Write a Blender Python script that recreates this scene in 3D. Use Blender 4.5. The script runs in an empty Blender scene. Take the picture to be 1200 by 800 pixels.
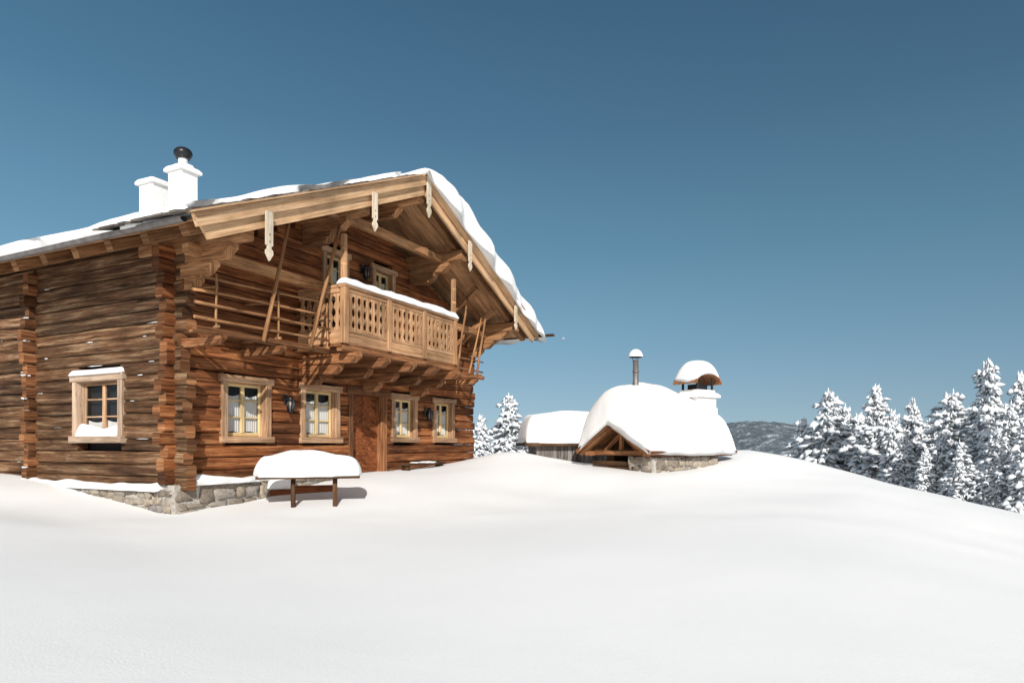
import bpy, math, random
import numpy as np
from mathutils import Vector, Matrix, noise
R = random.Random(7)
sc = bpy.context.scene
EYE = 1.7
def V(*a): return Vector(a)
# ------------------------------------------------------------------ materials
def newmat(name):
    m = bpy.data.materials.new(name); m.use_nodes = True
    nt = m.node_tree; b = nt.nodes['Principled BSDF']
    return m, nt, b
def N(nt, t, **kw):
    n = nt.nodes.new(t)
    for k, v in kw.items(): setattr(n, k, v)
    return n
def ramp(nt, stops):
    r = N(nt, 'ShaderNodeValToRGB'); cr = r.color_ramp
    while len(cr.elements) < len(stops): cr.elements.new(0.5)
    for e, (p, c) in zip(cr.elements, stops):
        e.position = p; e.color = (c[0], c[1], c[2], 1)
    return r
def wood(name, dark, mid, light, rough=0.8, su=0.7, sv=13, bump=0.35, varamt=0.5, grey=None, crack=0.75):
    m, nt, b = newmat(name); L = nt.links.new
    uv = N(nt, 'ShaderNodeUVMap')
    mp = N(nt, 'ShaderNodeMapping'); mp.inputs['Scale'].default_value = (su, sv, 1)
    L(uv.outputs[0], mp.inputs[0])
    n1 = N(nt, 'ShaderNodeTexNoise'); n1.inputs['Scale'].default_value = 1; n1.inputs['Detail'].default_value = 8; n1.inputs['Roughness'].default_value = 0.7; n1.inputs['Distortion'].default_value = 0.05
    L(mp.outputs[0], n1.inputs['Vector'])
    mp2 = N(nt, 'ShaderNodeMapping'); mp2.inputs['Scale'].default_value = (su*1.8, sv*6, 1)
    L(uv.outputs[0], mp2.inputs[0])
    n2 = N(nt, 'ShaderNodeTexNoise'); n2.inputs['Scale'].default_value = 1; n2.inputs['Detail'].default_value = 4
    L(mp2.outputs[0], n2.inputs['Vector'])
    r = ramp(nt, [(0.3, dark), (0.5, mid), (0.7, light)])
    L(n1.outputs['Fac'], r.inputs[0])
    r2 = ramp(nt, [(0.36, (0.35, 0.33, 0.32)), (0.52, (1, 1, 1))])
    L(n2.outputs['Fac'], r2.inputs[0])
    mx = N(nt, 'ShaderNodeMixRGB', blend_type='MULTIPLY'); mx.inputs[0].default_value = 0.8 if crack > .55 else .5
    L(r.outputs[0], mx.inputs[1]); L(r2.outputs[0], mx.inputs[2])
    mp4 = N(nt, 'ShaderNodeMapping'); mp4.inputs['Scale'].default_value = (su*0.9, sv*1.6, 1); mp4.inputs['Location'].default_value = (3.3, 7.7, 0)
    L(uv.outputs[0], mp4.inputs[0])
    n4 = N(nt, 'ShaderNodeTexNoise'); n4.inputs['Scale'].default_value = 1; n4.inputs['Detail'].default_value = 2; L(mp4.outputs[0], n4.inputs['Vector'])
    r4 = ramp(nt, [(0.485, (1, 1, 1)), (0.5, (0.12, 0.1, 0.09)), (0.515, (1, 1, 1))]); L(n4.outputs['Fac'], r4.inputs[0])
    mxc = N(nt, 'ShaderNodeMixRGB', blend_type='MULTIPLY'); mxc.inputs[0].default_value = crack
    L(mx.outputs[0], mxc.inputs[1]); L(r4.outputs[0], mxc.inputs[2])
    col = mxc.outputs[0]
    n3 = N(nt, 'ShaderNodeTexNoise'); n3.inputs['Scale'].default_value = 1.3; n3.inputs['Detail'].default_value = 5
    tc = N(nt, 'ShaderNodeTexCoord'); L(tc.outputs['Object'], n3.inputs['Vector'])
    g = grey if grey else tuple(x*0.6 for x in mid)
    r3 = ramp(nt, [(0.42, (0, 0, 0)), (0.68, (0.8, 0.8, 0.8))]); L(n3.outputs['Fac'], r3.inputs[0])
    mx2 = N(nt, 'ShaderNodeMixRGB', blend_type='MIX'); L(r3.outputs[0], mx2.inputs[0]); L(col, mx2.inputs[1])
    mg = N(nt, 'ShaderNodeMixRGB', blend_type='MULTIPLY'); mg.inputs[0].default_value = 1; mg.inputs[2].default_value = (*[min(1.0, a/max(c, 1e-3)) for a, c in zip(g, mid)], 1)
    L(col, mg.inputs[1]); L(mg.outputs[0], mx2.inputs[2])
    at = N(nt, 'ShaderNodeAttribute'); at.attribute_name = 'var'
    mr = N(nt, 'ShaderNodeMapRange'); mr.inputs['To Min'].default_value = 1-varamt; mr.inputs['To Max'].default_value = 1+varamt*0.6
    L(at.outputs['Fac'], mr.inputs['Value'])
    hs = N(nt, 'ShaderNodeHueSaturation'); L(mr.outputs[0], hs.inputs['Value']); L(mx2.outputs[0], hs.inputs['Color'])
    L(hs.outputs[0], b.inputs['Base Color'])
    b.inputs['Roughness'].default_value = rough
    b.inputs['Specular IOR Level'].default_value = 0.2
    ad = N(nt, 'ShaderNodeMath', operation='ADD'); L(n1.outputs['Fac'], ad.inputs[0]); L(n2.outputs['Fac'], ad.inputs[1])
    ad2 = N(nt, 'ShaderNodeMath', operation='ADD'); L(ad.outputs[0], ad2.inputs[0]); L(r4.outputs[0], ad2.inputs[1])
    bp = N(nt, 'ShaderNodeBump'); bp.inputs['Strength'].default_value = bump; bp.inputs['Distance'].default_value = 0.03
    L(ad2.outputs[0], bp.inputs['Height']); L(bp.outputs[0], b.inputs['Normal'])
    return m
def plain(name, col, rough=0.6, metal=0, bump=0, bscale=20, var=0.0):
    m, nt, b = newmat(name); L = nt.links.new
    b.inputs['Roughness'].default_value = rough; b.inputs['Metallic'].default_value = metal
    tc = N(nt, 'ShaderNodeTexCoord')
    n = N(nt, 'ShaderNodeTexNoise'); n.inputs['Scale'].default_value = bscale; n.inputs['Detail'].default_value = 5
    L(tc.outputs['Object'], n.inputs['Vector'])
    r = ramp(nt, [(0.3, tuple(c*(1-var) for c in col)), (0.7, tuple(min(1, c*(1+var)) for c in col))])
    L(n.outputs['Fac'], r.inputs[0]); L(r.outputs[0], b.inputs['Base Color'])
    if bump:
        bp = N(nt, 'ShaderNodeBump'); bp.inputs['Strength'].default_value = bump; bp.inputs['Distance'].default_value = 0.03
        L(n.outputs['Fac'], bp.inputs['Height']); L(bp.outputs[0], b.inputs['Normal'])
    return m
def snowmat(name, col=(0.90, 0.905, 0.905), b1=0.2, b2=0.2, s1=60, s2=3.5, stretch=1.0):
    m, nt, b = newmat(name); L = nt.links.new
    b.inputs['Roughness'].default_value = 0.75; b.inputs['Specular IOR Level'].default_value = 0.2
    tc = N(nt, 'ShaderNodeTexCoord'); mp = N(nt, 'ShaderNodeMapping'); mp.inputs['Scale'].default_value = (1, stretch, 1); mp.inputs['Rotation'].default_value = (0, 0, .5); L(tc.outputs['Object'], mp.inputs[0])
    n = N(nt, 'ShaderNodeTexNoise'); n.inputs['Scale'].default_value = s1; n.inputs['Detail'].default_value = 5; n.inputs['Roughness'].default_value = 0.75
    n2 = N(nt, 'ShaderNodeTexNoise'); n2.inputs['Scale'].default_value = s2; n2.inputs['Detail'].default_value = 7
    L(tc.outputs['Object'], n.inputs['Vector']); L(mp.outputs[0], n2.inputs['Vector'])
    r = ramp(nt, [(0.3, tuple(c*0.96 for c in col)), (0.7, col)]); L(n.outputs['Fac'], r.inputs[0])
    L(r.outputs[0], b.inputs['Base Color'])
    bp = N(nt, 'ShaderNodeBump'); bp.inputs['Strength'].default_value = b1; bp.inputs['Distance'].default_value = 0.012
    L(n.outputs['Fac'], bp.inputs['Height'])
    bp2 = N(nt, 'ShaderNodeBump'); bp2.inputs['Strength'].default_value = b2; bp2.inputs['Distance'].default_value = 0.08
    L(n2.outputs['Fac'], bp2.inputs['Height']); L(bp.outputs[0], bp2.inputs['Normal'])
    L(bp2.outputs[0], b.inputs['Normal'])
    return m
M_front = wood('front_logs', (0.03, 0.011, 0.005), (0.315, 0.108, 0.036), (0.62, 0.29, 0.12), sv=9, grey=(0.15, 0.046, 0.017), varamt=.55)
M_left = wood('weathered_logs', (0.016, 0.009, 0.006), (0.17, 0.084, 0.040), (0.48, 0.33, 0.20), sv=11)
M_ends = wood('log_ends', (0.03, 0.013, 0.007), (0.26, 0.105, 0.042), (0.5, 0.27, 0.13), sv=9, varamt=.7)
M_barge = wood('pale_larch', (0.42, 0.24, 0.125), (0.68, 0.43, 0.24), (0.79, 0.56, 0.36), sv=12, varamt=0.15, bump=0.12, crack=.35)
M_soffit = wood('soffit_boards', (0.32, 0.15, 0.07), (0.62, 0.34, 0.165), (0.76, 0.49, 0.28), sv=9, varamt=0.45, bump=0.2, crack=.5)
M_rafter = wood('rafter_wood', (0.18, 0.08, 0.036), (0.47, 0.235, 0.105), (0.66, 0.39, 0.2), sv=9, varamt=.4)
M_beam = wood('beam_wood', (0.06, 0.025, 0.012), (0.32, 0.135, 0.056), (0.55, 0.30, 0.145), sv=9)
M_bal = wood('balcony_wood', (0.24, 0.115, 0.055), (0.58, 0.325, 0.165), (0.76, 0.52, 0.32), sv=14, varamt=0.3, crack=.4)
M_sash = wood('sash_wood', (0.6, 0.41, 0.16), (0.78, 0.58, 0.29), (0.84, 0.69, 0.43), sv=14, varamt=0.1, bump=0.1, crack=.1)
M_casing = wood('casing_wood', (0.24, 0.13, 0.075), (0.55, 0.33, 0.19), (0.72, 0.51, 0.34), sv=13, varamt=0.2, crack=.6)
M_casl = wood('weathered_casing', (0.28, 0.18, 0.12), (0.58, 0.42, 0.30), (0.72, 0.58, 0.45), sv=13, varamt=0.15, crack=.5)
M_door = wood('door_wood', (0.08, 0.025, 0.01), (0.31, 0.095, 0.033), (0.46, 0.18, 0.068), sv=10, varamt=0.25)
M_dark = wood('dark_beam', (0.015, 0.01, 0.007), (0.11, 0.055, 0.027), (0.27, 0.15, 0.075), sv=9)
M_grey = wood('grey_planks', (0.08, 0.072, 0.065), (0.26, 0.235, 0.215), (0.42, 0.385, 0.35), sv=14)
M_shing = wood('shingles', (0.06, 0.052, 0.048), (0.22, 0.195, 0.175), (0.4, 0.365, 0.33), sv=18)
M_pend = wood('pendant_wood', (0.55, 0.43, 0.31), (0.76, 0.65, 0.5), (0.83, 0.74, 0.6), sv=14, varamt=0.1, bump=0.08, crack=.1)
M_room = plain('room_shade', (0.02, 0.016, 0.014), 0.9)  # near-black colour standing in for the shade inside unlit rooms
M_snow = snowmat('snow')
M_gsnow = snowmat('field_snow', b1=0.4, b2=0.07, s1=42, s2=1.5, stretch=1.5)
M_curt = plain('curtain_cloth', (0.86, 0.85, 0.82), 0.9)
M_metal = plain('zinc_gutter', (0.22, 0.2, 0.19), 0.5, 0.6, 0.1, 8, 0.25)
M_black = plain('black_iron', (0.02, 0.02, 0.022), 0.35, 0.4)
M_plast = plain('white_plaster', (0.8, 0.79, 0.78), 0.85, 0, 0.3, 14, 0.05)
M_mort = plain('mortar', (0.42, 0.39, 0.35), 0.9, 0, 0.6, 18, 0.25)
M_bark = plain('bark', (0.06, 0.045, 0.035), 0.9, 0, 0.5, 10, 0.4)
M_needle = plain('frosted_needles', (0.24, 0.265, 0.28), 0.9, 0, 0, 4, 0.75)
M_tsnow = plain('branch_snow', (0.84, 0.86, 0.89), 0.8, 0, 0.3, 6, 0.05)
def stone_mat():
    m, nt, b = newmat('field_stone'); L = nt.links.new
    at = N(nt, 'ShaderNodeAttribute'); at.attribute_name = 'var'
    r = ramp(nt, [(0, (0.22, 0.185, 0.155)), (0.35, (0.36, 0.31, 0.25)), (0.7, (0.48, 0.42, 0.34)), (1, (0.33, 0.31, 0.30))])
    L(at.outputs['Fac'], r.inputs[0])
    tc = N(nt, 'ShaderNodeTexCoord'); n = N(nt, 'ShaderNodeTexNoise'); n.inputs['Scale'].default_value = 12; n.inputs['Detail'].default_value = 9; n.inputs['Roughness'].default_value = .7
    L(tc.outputs['Object'], n.inputs['Vector'])
    r2 = ramp(nt, [(0.32, (0.5, 0.48, 0.46)), (0.68, (1.15, 1.12, 1.08))]); L(n.outputs['Fac'], r2.inputs[0])
    mx = N(nt, 'ShaderNodeMixRGB', blend_type='MULTIPLY'); mx.inputs[0].default_value = 1
    L(r.outputs[0], mx.inputs[1]); L(r2.outputs[0], mx.inputs[2]); L(mx.outputs[0], b.inputs['Base Color'])
    b.inputs['Roughness'].default_value = 0.9
    bp = N(nt, 'ShaderNodeBump'); bp.inputs['Strength'].default_value = 0.9; bp.inputs['Distance'].default_value = 0.05
    L(n.outputs['Fac'], bp.inputs['Height']); L(bp.outputs[0], b.inputs['Normal'])
    return m
M_stone = stone_mat()
def glass_mat():
    m, nt, b = newmat('window_glass')
    b.inputs['Base Color'].default_value = (0.03, 0.035, 0.04, 1); b.inputs['Roughness'].default_value = 0.04
    b.inputs['Alpha'].default_value = 0.25
    return m
M_glass = glass_mat()

# ------------------------------------------------------------------ object helpers
def link(o):
    sc.collection.objects.link(o); return o
def thing(name, loc, rotz, label, cat, group=None):
    e = bpy.data.objects.new(name, None); e.empty_display_size = 0.3
    e.location = loc; e.rotation_euler = (0, 0, rotz); e['label'] = label; e['category'] = cat
    if group: e['group'] = group
    return link(e)
class MB:
    def __init__(s): s.v = []; s.f = []; s.uv = []; s.mi = []; s.var = []; s.sm = []
    def face(s, idx, uvs, mi, var, sm=False):
        s.f.append(idx); s.uv.extend(uvs); s.mi.append(mi); s.var.append(var); s.sm.append(sm)
    def beam(s, p0, p1, w, h, up=None, mi=0, jit=0.0, seg=1, bev=0.012, mi_end=None, var=None, w1=None, h1=None):
        p0 = Vector(p0); p1 = Vector(p1); d = p1-p0; ln = d.length; d.normalize()
        up = Vector(up) if up else (V(0, 0, 1) if abs(d.z) < 0.9 else V(0, 1, 0))
        side = d.cross(up).normalized(); up = side.cross(d).normalized()
        bev = min(bev, w*0.3, h*0.3)
        var = R.random() if var is None else var
        ru, rv = R.random()*50, R.random()*50
        if w1 is None: w1 = w
        if h1 is None: h1 = h
        b0 = len(s.v)
        for i in range(seg+1):
            t = i/seg; c = p0+d*ln*t
            W = (w+(w1-w)*t)/2; H = (h+(h1-h)*t)/2; B = bev
            j1 = R.uniform(-jit, jit); j2 = R.uniform(-jit, jit)
            prof = [(-W+B, -H), (W-B, -H), (W, -H+B), (W, H-B), (W-B, H), (-W+B, H), (-W, H-B), (-W, -H+B)]
            for (a, b_) in prof:
                s.v.append(c+side*(a+j1)+up*(b_+j2))
        per = [0]
        P = [(-w/2+bev, -h/2), (w/2-bev, -h/2), (w/2, -h/2+bev), (w/2, h/2-bev), (w/2-bev, h/2), (-w/2+bev, h/2), (-w/2, h/2-bev), (-w/2, -h/2+bev)]
        for k in range(8):
            a, b_ = P[k], P[(k+1) % 8]; per.append(per[-1]+math.hypot(a[0]-b_[0], a[1]-b_[1]))
        for i in range(seg):
            u0 = ln*i/seg+ru; u1 = ln*(i+1)/seg+ru
            for k in range(8):
                k2 = (k+1) % 8
                s.face([b0+i*8+k, b0+i*8+k2, b0+(i+1)*8+k2, b0+(i+1)*8+k],
                       [(u0, per[k]+rv), (u0, per[k+1]+rv), (u1, per[k+1]+rv), (u1, per[k]+rv)], mi, var)
        me = mi if mi_end is None else mi_end
        cap = [(q[0]*0.15+ru, q[1]+rv) for q in P]
        s.face([b0+k for k in range(7, -1, -1)], [cap[k] for k in range(7, -1, -1)], me, var)
        s.face([b0+seg*8+k for k in range(8)], cap, me, var)
    def box(s, x0, x1, y0, y1, z0, z1, mi=0, **kw):
        dx, dy, dz = abs(x1-x0), abs(y1-y0), abs(z1-z0); cx, cy, cz = (x0+x1)/2, (y0+y1)/2, (z0+z1)/2
        if dx >= dy and dx >= dz: s.beam((x0, cy, cz), (x1, cy, cz), dy, dz, (0, 0, 1), mi, **kw)
        elif dy >= dz: s.beam((cx, y0, cz), (cx, y1, cz), dx, dz, (0, 0, 1), mi, **kw)
        else: s.beam((cx, cy, z0), (cx, cy, z1), dx, dy, (0, 1, 0), mi, **kw)
    def cyl(s, p0, p1, r0, r1=None, n=12, mi=0, seg=1, jit=0.0, caps=True):
        p0 = Vector(p0); p1 = Vector(p1); d = p1-p0; ln = d.length; d.normalize(); r1 = r0 if r1 is None else r1
        a = d.orthogonal().normalized(); b = d.cross(a); b0 = len(s.v); var = R.random(); ru, rv = R.random()*50, R.random()*50
        for i in range(seg+1):
            t = i/seg; r = r0+(r1-r0)*t; c = p0+d*ln*t+a*R.uniform(-jit, jit)+b*R.uniform(-jit, jit)
            for k in range(n):
                th = 2*math.pi*k/n; s.v.append(c+a*math.cos(th)*r+b*math.sin(th)*r)
        for i in range(seg):
            for k in range(n):
                k2 = (k+1) % n
                u0, u1, v0, v1 = ln*i/seg+ru, ln*(i+1)/seg+ru, 6.28*r0*k/n+rv, 6.28*r0*(k+1)/n+rv
                s.face([b0+i*n+k, b0+i*n+k2, b0+(i+1)*n+k2, b0+(i+1)*n+k], [(u0, v0), (u0, v1), (u1, v1), (u1, v0)], mi, var, True)
        if caps:
            s.face([b0+k for k in range(n-1, -1, -1)], [(ru, rv)]*n, mi, var)
            s.face([b0+seg*n+k for k in range(n)], [(ru, rv)]*n, mi, var)
    def prism(s, poly, O, U, W, T, mi=0, var=None):
        O, U, W, T = Vector(O), Vector(U), Vector(W), Vector(T)
        var = R.random() if var is None else var; ru, rv = R.random()*50, R.random()*50
        n = len(poly); b0 = len(s.v)
        for q in (O, O+T):
            for a, b in poly: s.v.append(q+U*a+W*b)
        uv = [(a+ru, b+rv) for a, b in poly]
        s.face([b0+k for k in range(n-1, -1, -1)], uv[::-1], mi, var)
        s.face([b0+n+k for k in range(n)], uv, mi, var)
        tl = T.length
        for k in range(n):
            k2 = (k+1) % n
            s.face([b0+k, b0+k2, b0+n+k2, b0+n+k], [uv[k], uv[k2], (uv[k2][0], uv[k2][1]+tl), (uv[k][0], uv[k][1]+tl)], mi, var)
    def blob(s, c, rx, ry, rz, mi=0, rot=0.0, nu=10, nv=6, jit=0.12, sq=0.7):
        c = Vector(c); b0 = len(s.v); var = R.random(); cr, sr = math.cos(rot), math.sin(rot); sd = R.random()*100
        def sp(x): return math.copysign(abs(x)**sq, x)
        for i in range(nv+1):
            ph = math.pi*i/nv
            for k in range(nu):
                th = 2*math.pi*k/nu
                x, y, z = sp(math.sin(ph))*sp(math.cos(th)), sp(math.sin(ph))*sp(math.sin(th)), sp(math.cos(ph))
                q = 1+jit*noise.noise(V(x*1.5+sd, y*1.5, z*1.5))*2
                x, y, z = x*rx*q, y*ry*q, z*rz*q
                s.v.append(c+V(x*cr-y*sr, x*sr+y*cr, z))
        for i in range(nv):
            for k in range(nu):
                k2 = (k+1) % nu
                s.face([b0+i*nu+k, b0+(i+1)*nu+k, b0+(i+1)*nu+k2, b0+i*nu+k2], [(0, 0)]*4, mi, var, True)
    def build(s, name, parent, mats, zoff=0.0, recalc=True, label=None):
        me = bpy.data.meshes.new(name)
        me.from_pydata([(p[0], p[1], p[2]+zoff) for p in s.v], [], s.f)
        uvl = me.uv_layers.new(name='UVMap'); uvl.data.foreach_set('uv', [c for q in s.uv for c in q])
        at = me.attributes.new('var', 'FLOAT', 'FACE'); at.data.foreach_set('value', s.var)
        me.polygons.foreach_set('material_index', s.mi); me.polygons.foreach_set('use_smooth', s.sm)
        for m in mats: me.materials.append(m)
        if recalc:
            import bmesh
            bm = bmesh.new(); bm.from_mesh(me); bmesh.ops.recalc_face_normals(bm, faces=bm.faces); bm.to_mesh(me); bm.free()
        me.update()
        o = bpy.data.objects.new(name, me); link(o)
        if parent: o.parent = parent
        if label: o['label'] = label
        return o

def cap_spacing(n, L, er):
    e = min(er/L, 0.45); m = 7
    ts = [e*(1-math.cos(math.pi/2*i/m)) for i in range(m)]
    k = max(2, n)
    mid = [e+(1-2*e)*i/k for i in range(k+1)]
    return ts+mid+[1-t for t in reversed(ts)]
def snow_cap(name, parent, base, lu, lv, th, er, up=(0, 0, 1), nu=20, nv=20, amp=0.25, fs=0.9, wob=0.08, droop=0.0, rnd=0.2, seed=0, zoff=0.0, thf=None, mat=None, drop=0.02, label=None):
    up = Vector(up).normalized(); U = cap_spacing(nu, lu, er); W = cap_spacing(nv, lv, er)
    verts = []; nU, nW = len(U), len(W)
    def prof(d):
        x = min(max(d/er, 0), 1); return math.sqrt(max(0, 1-(1-x)**2))
    for i, u in enumerate(U):
        for j, w in enumerate(W):
            X, Y = 2*u-1, 2*w-1
            Xr = X*math.sqrt(1-rnd*Y*Y/2); Yr = Y*math.sqrt(1-rnd*X*X/2)
            a, b = (Xr+1)/2*lu, (Yr+1)/2*lv
            du = min(u, 1-u)*lu; dw = min(w, 1-w)*lv
            f = prof(du)*prof(dw)
            edge = 1-min(1, min(du, dw)/er)
            q = V(a*fs+seed*7.3, b*fs, seed*3.1)
            n1 = noise.noise(q); n2 = noise.noise(q*2.7)
            aa = a+wob*edge*noise.noise(q*2.0+V(9, 3, 1))*(1 if X > 0 else -1)*abs(X); bb = b+wob*edge*noise.noise(q*2.0+V(1, 7, 5))*(1 if Y > 0 else -1)*abs(Y)
            h = th*f*(1+amp*n1+amp*0.35*n2)
            if thf: h *= thf(a, b)
            p = base(aa, bb)+up*h
            p = p-V(0, 0, 1)*(droop*edge**2)
            verts.append(p)
    top = len(verts)
    for i, u in enumerate(U):
        for j, w in enumerate(W):
            X, Y = 2*u-1, 2*w-1
            Xr = X*math.sqrt(1-rnd*Y*Y/2)*0.97; Yr = Y*math.sqrt(1-rnd*X*X/2)*0.97
            verts.append(base((Xr+1)/2*lu, (Yr+1)/2*lv)-up*drop)
    faces = []
    for i in range(nU-1):
        for j in range(nW-1):
            k = i*nW+j; faces.append((k, k+nW, k+nW+1, k+1)); k += top; faces.append((k, k+1, k+nW+1, k+nW))
    for i in range(nU-1):
        for j in (0, nW-1):
            k = i*nW+j; faces.append((k, k+nW, k+nW+top, k+top))
    for j in range(nW-1):
        for i in (0, nU-1):
            k = i*nW+j; faces.append((k, k+1, k+1+top, k+top))
    me = bpy.data.meshes.new(name); me.from_pydata([(p.x, p.y, p.z+zoff) for p in verts], [], faces)
    import bmesh
    bm = bmesh.new(); bm.from_mesh(me); bmesh.ops.recalc_face_normals(bm, faces=bm.faces); bm.to_mesh(me); bm.free()
    me.polygons.foreach_set('use_smooth', [True]*len(me.polygons)); me.materials.append(mat or M_snow)
    o = bpy.data.objects.new(name, me); link(o)
    if parent: o.parent = parent
    if label: o['label'] = label
    return o

# ------------------------------------------------------------------ terrain
D1 = V(0.4515, 0.8922, 0); D2 = V(-0.8922, 0.4515, 0); C0 = V(-6, 12, 0)
def hp(s, t): 
    p = C0+D1*s+D2*t; return (p.x, p.y)
ctl = []
def cp(x, y, z): ctl.append((x, y, z))
def cu(px, dep, py): cp((px-600)/790*dep, dep, -(py-520)/790*dep)
for px, dep, py in [(600, 4.5, 801), (600, 8, 660), (600, 12, 606), (600, 15, 574), (700, 16, 560), (760, 16.2, 558), (840, 17, 557), (700, 15, 573),
                    (1000, 8, 662), (1000, 12, 601), (1000, 15, 573), (1000, 18, 558), (900, 15, 571), (900, 18.5, 538), (875, 20, 526), (950, 18.3, 546),
                    (1100, 17, 582), (1200, 16, 605), (1200, 12, 628), (1200, 8, 690), (0, 6, 690), (0, 9.5, 610), (150, 9, 640), (300, 9, 642), (300, 11, 610),
                    (400, 12.5, 600), (344, 12.6, 592), (470, 15, 568), (530, 18, 548), (598, 19.8, 528), (620, 20.0, 530), (650, 19, 543), (695, 18.0, 547), (640, 17, 550), (800, 18, 548), (830, 21, 530), (690, 20.5, 543)]:
    cu(px, dep, py)
cp(0, 0, -1.72); cp(0, -20, -2.2); cp(-40, 0, -1.5); cp(40, 0, -4); cp(-40, -40, -3); cp(40, -40, -4); cp(0, -60, -3)
for s, t, z in [(-0.3, -0.4, -1.25), (-0.4, 1.5, -1.08), (-0.4, 3, -0.86), (-0.4, 4.5, -0.7), (-0.4, 6, -0.62), (-1.5, 6, -0.6), (-2, 2, -1.1), (1.5, -0.3, -1.13), (3.0, -0.4, -0.93), (4.6, -0.5, -0.76), (6, -0.6, -0.70), (8, -0.5, -0.62), (10.4, -0.5, -0.58), (10.5, 6, -1.0), (5, 5, -0.9), (0, 12, -0.6), (10, 13, -2)]:
    x, y = hp(s, t); cp(x, y, z)
for x, y, z in [(0.3, 27, -1.3), (-2, 34, -2.5), (0, 42, -4.5), (8, 24, -0.9), (8, 30, -2.6), (13, 22, -1.7), (15, 27, -3.0), (18, 22, -3.0), (22, 30, -5), (30, 45, -8), (12, 42, -5), (-20, 50, -5), (0, 60, -9), (30, 20, -5), (-30, 30, -2), (50, 50, -12), (-50, 60, -8)]:
    cp(x, y, z)
A = np.array(ctl, float); P = A[:, :2]; n = len(P)
def phi(r2): return 0.5*r2*np.log(r2+1e-9)
K = phi(((P[:, None]-P[None])**2).sum(-1))+np.eye(n)*0.6
T = np.c_[np.ones(n), P]
S = np.zeros((n+3, n+3)); S[:n, :n] = K; S[:n, n:] = T; S[n:, :n] = T.T
sol = np.linalg.solve(S, np.r_[A[:, 2], 0, 0, 0])
def ground_np(X, Y):
    Q = np.c_[X, Y]; out = np.zeros(len(Q))
    for i in range(0, len(Q), 20000):
        q = Q[i:i+20000]; r2 = ((q[:, None]-P[None])**2).sum(-1)
        out[i:i+20000] = phi(r2)@sol[:n]+sol[n]+q@sol[n+1:]
    r = np.hypot(X, Y); w = np.clip((r-42)/30, 0, 1); w = w*w*(3-2*w)
    far = np.clip(-8-(r-50)*0.06, -75, -5)
    return (1-w)*out+w*far+EYE
def gz(x, y): return float(ground_np(np.array([x]), np.array([y]))[0])
ang = list(np.radians(np.arange(-56, 56, 0.22)))+list(np.radians(np.arange(56, 304, 2.0)))
rr = [0.3]
while rr[-1] < 55: rr.append(rr[-1]*1.02+0.03)
while rr[-1] < 5000: rr.append(rr[-1]*1.12)
rr = np.array(rr); ang = np.array(ang); na, nr = len(ang), len(rr)
X = (rr[:, None]*np.sin(ang)[None]).ravel(); Y = (rr[:, None]*np.cos(ang)[None]).ravel()
Z = ground_np(X, Y)
for i in range(len(X)):
    r = math.hypot(X[i], Y[i])
    if r < 60:
        Z[i] += 0.05*noise.noise(V(X[i]*0.28+3, Y[i]*0.28, 0))+0.006*noise.noise(V(X[i]*1.3, Y[i]*1.0, 4))
        if r > 12: Z[i] += 0.03*noise.noise(V(X[i]*0.8, Y[i]*0.8, 2))
    else: Z[i] += min(6, (r-60)*0.03)*noise.noise(V(X[i]*0.01, Y[i]*0.01, 0))
verts = [(0, 0, gz(0, 0.01))]+list(zip(X.tolist(), Y.tolist(), Z.tolist()))
faces = []
for k in range(na): faces.append((0, 1+(k+1) % na, 1+k))
for i in range(nr-1):
    for k in range(na):
        k2 = (k+1) % na; faces.append((1+i*na+k, 1+i*na+k2, 1+(i+1)*na+k2, 1+(i+1)*na+k))
me = bpy.data.meshes.new('ground'); me.from_pydata(verts, [], faces); me.polygons.foreach_set('use_smooth', [True]*len(faces))
me.materials.append(M_gsnow); g = link(bpy.data.objects.new('ground', me)); g['kind'] = 'structure'; g['label'] = 'smooth untouched snow field rising to a rounded crest'

def hillmat():
    m, nt, b = newmat('hazed_wooded_snowy_hill'); L = nt.links.new
    tc = N(nt, 'ShaderNodeTexCoord'); n1 = N(nt, 'ShaderNodeTexNoise'); n1.inputs['Scale'].default_value = 0.045; n1.inputs['Detail'].default_value = 10; n1.inputs['Roughness'].default_value = 0.8
    L(tc.outputs['Object'], n1.inputs['Vector'])
    r = ramp(nt, [(0.44, (0.075, 0.095, 0.11)), (0.54, (0.14, 0.17, 0.195)), (0.62, (0.45, 0.49, 0.54))]); L(n1.outputs['Fac'], r.inputs[0]); L(r.outputs[0], b.inputs['Base Color']); b.inputs['Roughness'].default_value = 1  # bluish distance haze mixed into the forest and snow colours
    return m
M_hill = hillmat()
def ridge(name, Yc, depth, x0, x1, hf, label):
    nx, ny = 1200, 30; vs = []; fs = []
    for j in range(ny+1):
        for i in range(nx+1):
            x = x0+(x1-x0)*i/nx; f = math.sin(math.pi/2*min(1, j/(ny*0.6))) if j < ny*0.6 else math.cos(math.pi/2*(j-ny*0.6)/(ny*0.4))
            y = Yc+depth*(j/ny-0.6)
            z = -75+(hf(x)+75)*f+9*noise.fractal(V(x*0.007, y*0.005, 0), 1.0, 2.1, 4)*f+4.0*abs(noise.noise(V(x*.16, y*.13, 3)))*f
            vs.append((x, y, z+EYE))
    for j in range(ny):
        for i in range(nx):
            k = j*(nx+1)+i; fs.append((k, k+1, k+nx+2, k+nx+1))
    me = bpy.data.meshes.new(name); me.from_pydata(vs, [], fs); me.materials.append(M_hill)
    o = link(bpy.data.objects.new(name, me)); o['kind'] = 'structure'; o['label'] = label
ga = lambda x, c, w: math.exp(-((x-c)/w)**2)
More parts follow.
